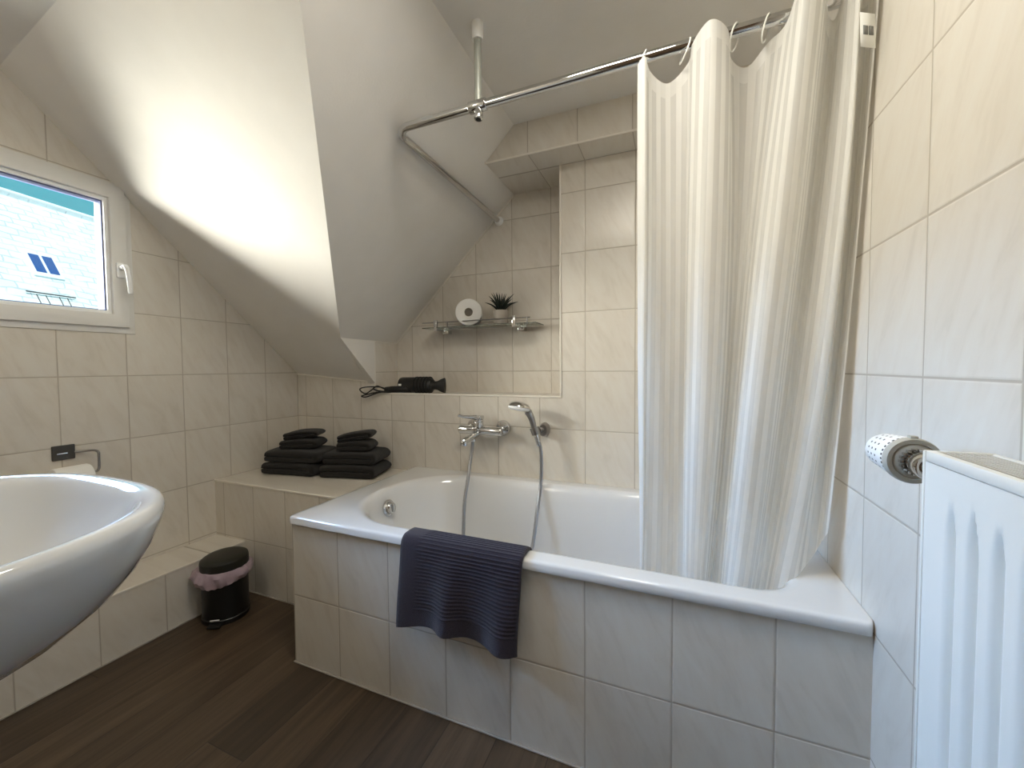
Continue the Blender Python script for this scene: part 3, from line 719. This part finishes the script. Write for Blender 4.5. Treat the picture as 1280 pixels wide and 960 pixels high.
# left stack
put(folded_towel('folded_towel', .300, .205, 2, .030, 1.), .245, -.215, BZ, 8, 'charcoal bath towel at the bottom of the left stack on the bench', TG)
put(folded_towel('folded_towel', .295, .200, 2, .029, 4.), .255, -.212, BZ+.062, 11, 'charcoal bath towel second from the bottom of the left stack', TG)
put(folded_towel('folded_towel', .180, .14, 2, .024, 8.), .255, -.205, BZ+.122, 22, 'small charcoal hand towel lying second from the top of the left stack', TG)
put(folded_towel('folded_towel', .165, .12, 2, .019, 12.), .262, -.200, BZ+.172, 28, 'small charcoal hand towel on top of the left stack', TG, (0, -.10))
# right stack
put(folded_towel('folded_towel', .275, .205, 2, .031, 21.), .552, -.160, BZ, 14, 'charcoal bath towel at the bottom of the right stack nearest the bathtub', TG)
put(folded_towel('folded_towel', .260, .195, 2, .029, 24.), .558, -.155, BZ+.064, 16, 'charcoal bath towel second from the bottom of the right stack', TG)
put(folded_towel('folded_towel', .165, .13, 2, .024, 28.), .570, -.165, BZ+.124, 20, 'small charcoal hand towel lying second from the top of the right stack', TG)
put(folded_towel('folded_towel', .160, .115, 2, .019, 31.), .573, -.165, BZ+.174, 24, 'small charcoal hand towel on top of the right stack', TG, (0, -.14))

# bath mat hung over the rim
prof = [(-.664, .36), (-.663, .43), (-.664, .478), (-.670, .507), (-.684, .5235), (-.700, .5275), (-.722, .528), (-.742, .526), (-.754, .516), (-.7595, .500), (-.7610, .47), (-.7615, .42), (-.7625, .36), (-.763, .31), (-.764, .268)]
pc = catmull(prof, 12)
al = [0.]
for i in range(1, len(pc)): al.append(al[-1] + math.hypot(pc[i][0]-pc[i-1][0], pc[i][1]-pc[i-1][1]))
def matp(i, u):
    y, z = pc[i]; x = 1.272 + .372*u; hang = max(0., min(1., (.50-z)/.22)) if y < -.72 else 0.
    wave = (.034*math.exp(-((u-.44)/.10)**2) + .034*math.exp(-((u-.88)/.12)**2) + .014*math.exp(-((u-.02)/.12)**2))*hang
    y2 = y - max(0, wave) - .003*hang
    z2 = z + (.012*max(0, u-.72)/.28 + .020*math.sin(PI*min(1, u/.95)))*hang
    x2 = x + (.004*math.sin(z*14) - .003)*hang
    rib = .0020*max(0, math.sin(2*PI*al[i]/.0105))**.7 if .15 < u < .985 and not (y < -.755 and z < .31) else (.0010 if u <= .15 else 0)
    k = max(0, i-1); k2 = min(len(pc)-1, i+1); ty, tz = pc[k2][0]-pc[k][0], pc[k2][1]-pc[k][1]; l = math.hypot(ty, tz)
    ny, nz_ = (-tz/l, ty/l)
    if i > 0 and (ny*(y+.71) + nz_*(z-.45)) < 0: ny, nz_ = -ny, -nz_
    return Vector((x2, y2 + ny*rib, z2 + nz_*rib))
pc2 = catmull(pc, 3); pc = pc2; al = [0.]
for i in range(1, len(pc)): al.append(al[-1] + math.hypot(pc[i][0]-pc[i-1][0], pc[i][1]-pc[i-1][1]))
m = M(); npf = len(pc)-1; nu = 40
m.grid(lambda a, b: matp(round(a*npf), b), npf, nu)
bmat = m.build('bath_mat', MATM, angle=180, loc=(1.46, -.75, .27))
md = bmat.modifiers.new('thickness', 'SOLIDIFY'); md.thickness = .006; md.offset = -1
tag(bmat, 'dark purple-grey ribbed bath mat hung over the bathtub rim', 'bath mat')

# ------------------------------------------------------------------ pedal bin
bx, by, br_ = .298, -.640, .083
pb = root('pedal_bin', (bx, by, 0), 'small black pedal bin with a pink liner by the tiled step', 'bin')
M().lathe([(.001, 0), (br_, 0), (br_+.002, .004), (br_+.002, .018), (br_-.001, .021), (br_-.001, .205), (br_-.005, .208), (br_-.005, .03), (.001, .03)], (bx, by, 0), seg=48).build('body', BINM, pb)
Ml = Matrix.Rotation(R(3), 3, 'X')
M().lathe([(.001, .031), (br_-.03, .030), (br_-.008, .026), (br_+.001, .020), (br_+.003, .013), (br_+.003, -.014), (br_, -.015), (.001, -.015)], (bx, by, .224), M_=Ml, seg=48).build('lid', LIDM, pb)
m = M(); nb = 120
rings = []
for rr_, zz, amp, dr in ((br_-.002, .212, .001, 0), (br_+.006, .211, .004, .0), (br_+.010, .203, .008, .2), (br_+.010, .194, .010, .6), (br_+.007, .183, .008, 1.), (br_+.004, .178, .005, 1.), (br_+.002, .180, .003, .9)):
    ring = []
    for k in range(nb):
        a = 2*PI*k/nb; ca, sa = math.cos(a), math.sin(a)
        r_ = rr_ + amp*(.8+noise.noise(Vector((ca*5, sa*5, zz*60)))) + amp*1.6*max(0, math.cos(a-R(215)))**4
        z_ = zz + .004*noise.noise(Vector((ca*4, sa*4, zz*30+9))) - dr*(.010 + .018*max(0, math.cos(a-R(-75)))**2 + .006*noise.noise(Vector((ca*6+3, sa*6, 2.))))
        ring.append(Vector((bx+r_*ca, by+r_*sa, z_)))
    rings.append(ring)
m.loft(rings, True, False, False).build('liner', LINER, pb)
pd = Vector((.55, -.835, 0)).normalized(); pr = Vector((pd.y, -pd.x, 0))*-1
Mp = Matrix((pr, pd, Vector((0, 0, 1)))).transposed()
pcn = Vector((bx, by, 0)) + pd*(br_+.014)
ped = M().box(pcn.x-.024, pcn.x+.024, pcn.y-.020, pcn.y+.014, .006, .014, .003, 2, rot=Mp, about=(pcn.x, pcn.y, .01)).build('pedal', BLACK, pb)
M().box(pcn.x-.017, pcn.x+.017, pcn.y-.003, pcn.y+.001, .030, .034, .001, 1, rot=Mp, about=(pcn.x-.0*pd.x, pcn.y, .03)).build('pedal_plate', PLW, ped)

# ------------------------------------------------------------------ paper holder on the left wall
ph = root('paper_holder', (0, -1.0, .725), 'dark steel toilet paper holder on the tiled window wall', 'paper holder')
M().box(.0005, .008, -1.029, -.969, .699, .751, .0015, 1).build('wall_plate', PLATE, ph)
M().box(.007, .013, -1.019, -.990, .720, .725, .001, 1).build('slot_bar', CHROME, ph)
M().tube(catmull([(.006, -.970, .722), (.020, -.945, .722), (.045, -.930, .722), (.058, -.926, .716), (.060, -.926, .704), (.060, -.926, .665), (.060, -.930, .652), (.060, -.945, .648), (.060, -1.075, .648)], 5), .0042, 12).build('arm', STEELD, ph)
o = bpy.data.objects.new('toilet_roll', None); COL.objects.link(o)
tag(o, 'white toilet roll on the wall holder behind the washbasin', 'toilet roll')
paper_roll('paper', .048, .019, .098).build('paper', PAPER, o)
M().lathe([(.0205, -.049), (.0205, .049), (.0190, .049), (.0190, -.049), (.0205, -.049)], seg=32, closed=True).build('core_tube', CARD, o)
o.rotation_euler = (PI/2, 0, 0); o.location = (.060, -1.002, .6334)

# ------------------------------------------------------------------ washbasin
wb = root('washbasin', (1.17, YF, .85), 'large white oval wall-hung washbasin at the left edge of the photo', 'washbasin')
WC = (1.226, -1.715); WX, WF, WBk = .272, .336, .262
def plan(sx, sf, z, sb=None, n=96, dx=0., ex=2.75, yo=0.):
    out = []
    for k in range(n):
        a = 2*PI*k/n; c_, s_ = math.cos(a), math.sin(a); x = abs(c_)**(2/ex)*(1 if c_ >= 0 else -1); y = abs(s_)**(2/ex)*(1 if s_ >= 0 else -1)
        yy = WC[1] + yo + y*(WF*sf if y > 0 else WBk*(sb if sb is not None else 1.))
        out.append(Vector((WC[0] + x*WX*sx + dx, max(YF+.001, yy), z)))
    return out
ZW = .852
outer = [(.22, .25, .652), (.28, .36, .655), (.38, .52, .665), (.50, .68, .684), (.635, .80, .708), (.765, .885, .738), (.875, .94, .770), (.95, .975, .799), (.99, .997, .823), (1.008, 1.006, .838), (1.006, 1.003, .846), (.992, .992, .851), (.968, .972, .852)]
innr = [(.93, .945, .8495), (.905, .925, .842), (.885, .905, .828), (.86, .87, .805), (.80, .80, .77), (.70, .68, .745), (.5, .46, .728), (.25, .2, .72), (.09, .06, .718)]
rings = [plan(a, b, z, 1.) for a, b, z in outer] + [plan(a, b, z, .72*(a/.93), yo=0.) for a, b, z in innr]
M().loft(rings, True, True, True).build('basin', CERAM, wb, angle=60)
M().lathe([(.001, .002), (.024, .002), (.030, 0), (.030, -.004), (.001, -.004)], (WC[0], WC[1]-.0, .7215), seg=28).build('drain', CHROME, wb)

# ------------------------------------------------------------------ radiator with thermostatic valve
rd = root('radiator', (2.29, -1.52, .31), 'white panel radiator on the right tiled wall', 'radiator')
RY0, RY1, RZ0, RZ1, RX = -1.112, -1.930, .312, .917, 2.258
def flute(y, z):
    t = ((RY0-.0344-y)/.0333) % 1.
    edge = max(0., min(1., (RY0-.030-y)/.012))*max(0., min(1., (y-RY1-.03)/.012))
    top = max(0., min(1., (RZ1-.040-z - .030*abs(math.cos(PI*t))**.7)/.030)); bot = max(0., min(1., (z-RZ0-.07)/.035))
    top = top*top*(3-2*top); bot = bot*bot*(3-2*bot)
    return .0150*math.exp(-((t-.5)/.14)**2)*edge*top*bot
m = M(); NY, NZ = 330, 60
m.grid(lambda a, b: Vector((RX+.001+flute(RY0-.003-(RY0-RY1-.006)*a, RZ0+.004+(RZ1-.0165-RZ0)*b), RY0-.003-(RY0-RY1-.006)*a, RZ0+.004+(RZ1-.0165-RZ0)*b)), NY, NZ)
m.box(RX+.008, RX+.014, RY1+.004, RY0-.004, RZ0+.004, RZ1-.022)
m.build('front_panel', RADW, rd, angle=60)
M().box(RX+.048, RX+.058, RY1+.006, RY0-.006, RZ0, RZ1-.03, .002).build('rear_panel', RADW, rd)
g = M().mat(RADW).box(RX, RX+.009, RY1, RY0-.005, RZ1-.0125, RZ1, .0020).box(RX+.055, RX+.060, RY1, RY0-.003, RZ1-.018, RZ1-.001, .001)
g.mat(GRILLE)
for k in range(9): g.box(RX+.0105+.0050*k, RX+.0130+.0050*k, RY1+.003, RY0-.003, RZ1-.012, RZ1-.002)
for k in range(7): g.box(RX+.006, RX+.056, RY0-.06-.11*k, RY0-.056-.11*k, RZ1-.014, RZ1-.006)
g.build('top_grille', None, rd)
for y in (RY0, RY1): M().box(RX-.0005, RX+.060, y-.004, y, RZ0, RZ1-.0005, .0012).build('end_cover', RADW, rd)
for y in (-1.25, -1.80): M().box(RX+.058, XR-.001, y-.015, y+.015, .42, .80, .002).build('wall_bracket', DARKM, rd)
vx, vz = 2.275, .892
vb = M().cyl((vx, RY0-.002, vz), (vx, RY0+.022, vz), .0115, seg=24, bev=.001)
vb.cyl((vx, RY0+.020, vz), (vx, RY0+.040, vz), .0155, seg=28, bev=.003).cyl((vx, RY0+.038, vz), (vx, RY0+.052, vz), .0125, seg=28)
for k in range(18):
    a = 2*PI*k/18; vb.box(vx+.0150*math.cos(a)-.0016, vx+.0150*math.cos(a)+.0016, RY0+.050, RY0+.062, vz+.0150*math.sin(a)-.0016, vz+.0150*math.sin(a)+.0016)
vb = vb.build('valve_body', CHROME, rd)
def yl(prof, seg=48): return M().lathe([(r, y) for y, r in prof], (vx, RY0, vz), M_=Matrix(((1, 0, 0), (0, 0, 1), (0, -1, 0))), seg=seg)
col_ = yl([(.056, .001), (.056, .019), (.058, .022), (.056, .0225), (.056, .0275), (.060, .029), (.066, .029), (.068, .027), (.069, .001)])
col_.box(vx-.004, vx+.004, RY0+.058, RY0+.068, vz+.027, vz+.0315, .001); col_.build('thermostat_collar', PLG, vb)
hd_ = M().mat(PLW); seg = 60
prof = [(.0705, .0262), (.0725, .0268), (.0765, .0268), (.084, .0266), (.092, .0262), (.096, .0260), (.104, .0256), (.108, .0253), (.116, .0248), (.120, .0245), (.128, .0236), (.134, .0225), (.139, .0200), (.141, .0150), (.1415, .001)]
rings = [[Vector((vx+r*math.cos(2*PI*k/seg), RY0+y, vz+r*math.sin(2*PI*k/seg))) for k in range(seg)] for y, r in prof]
n = seg; vs = [p for r in rings for p in r]; bmv = [hd_.bm.verts.new(p) for p in vs]
hd_.mats = [PLW, BLACK]
for i in range(len(prof)-1):
    for j in range(n):
        f = hd_.bm.faces.new((bmv[i*n+j], bmv[i*n+(j+1) % n], bmv[(i+1)*n+(j+1) % n], bmv[(i+1)*n+j]))
        dark = (i == 1 and j % 2 == 0) or (i in (4, 6, 8) and j % 3 == 0)
        f.material_index = 1 if dark else 0
hd_.bm.faces.new([bmv[j] for j in range(n-1, -1, -1)]); hd_.bm.faces.new([bmv[(len(prof)-1)*n+j] for j in range(n)])
hd_.build('thermostat_head', None, vb, angle=40)

# ------------------------------------------------------------------ light
def sun(name, travel, strength, angle, col):
    l = bpy.data.lights.new(name, 'SUN'); l.energy = strength; l.angle = R(angle); l.color = col
    o = bpy.data.objects.new(name, l); COL.objects.link(o); o.rotation_euler = Vector(travel).to_track_quat('-Z', 'Y').to_euler(); o.location = (-3, -2, 4)
    return o
sun('sky_daylight', (.86, .14, -.47), 13., 40, (.34, .58, 1.))
sun('roof_reflected_daylight', (.97, .10, .14), 2.4, 46, (1., .94, .78))
sun('oblique_daylight', (.58, .81, .0), 25., 70, (1., .95, .86))
sun('low_reflected_sunlight', (.76, .48, .40), 4.2, 88, (1., .96, .86))
sun('sun', (-.75, .25, -.62), 2.1, 1, (1., .97, .92))
l = bpy.data.lights.new('basin_side_fill_light', 'POINT'); l.energy = 2.6; l.shadow_soft_size = .12; l.color = (1., .94, .83)  # added fill light out of view, no fixture; lifts the room's ambient level
o = bpy.data.objects.new('basin_side_fill_light', l); COL.objects.link(o); o.location = (.95, -1.82, 1.76)
l = bpy.data.lights.new('overhead_fill_light', 'AREA'); l.shape = 'DISK'; l.size = .36; l.energy = 5.; l.color = (1., .95, .84)  # second added fill, unseen under the ceiling, brightens back wall and tub
o = bpy.data.objects.new('overhead_fill_light', l); COL.objects.link(o); o.location = (1.80, -1.10, ZC-.015)
wd = bpy.data.worlds.new('World'); S.world = wd; wd.use_nodes = True
bg = wd.node_tree.nodes['Background']; bg.inputs[0].default_value = (.06, .25, .31, 1); bg.inputs[1].default_value = 1.

# ------------------------------------------------------------------ camera
cd = bpy.data.cameras.new('camera'); cam = bpy.data.objects.new('camera', cd); COL.objects.link(cam); S.camera = cam
r_ = Vector((.9212084, .38896736, -.00891466)); u_ = Vector((-.00656972, .03846068, .99923852)); f_ = Vector((-.38901403, .92044835, -.03798571))
cam.matrix_world = Matrix(((r_.x, u_.x, -f_.x, 1.995), (r_.y, u_.y, -f_.y, -1.7229), (r_.z, u_.z, -f_.z, 1.0145), (0, 0, 0, 1)))
cd.sensor_fit = 'HORIZONTAL'; cd.sensor_width = 36.; cd.lens = 510.6373/1280*36
cd.shift_x = 15.58/1280; cd.shift_y = -1.72/1280; cd.clip_start = .02
S.view_settings.view_transform = 'Standard'; S.view_settings.look = 'None'; S.view_settings.gamma = 1.; S.view_settings.exposure = 1.0
S.view_settings.use_curve_mapping = False
S.cycles.use_denoising = True; S.cycles.max_bounces = 14; S.cycles.diffuse_bounces = 8; S.cycles.glossy_bounces = 6; S.cycles.transmission_bounces = 8; S.cycles.transparent_max_bounces = 24
S.cycles.sample_clamp_indirect = 6.; S.cycles.caustics_reflective = False; S.cycles.caustics_refractive = False
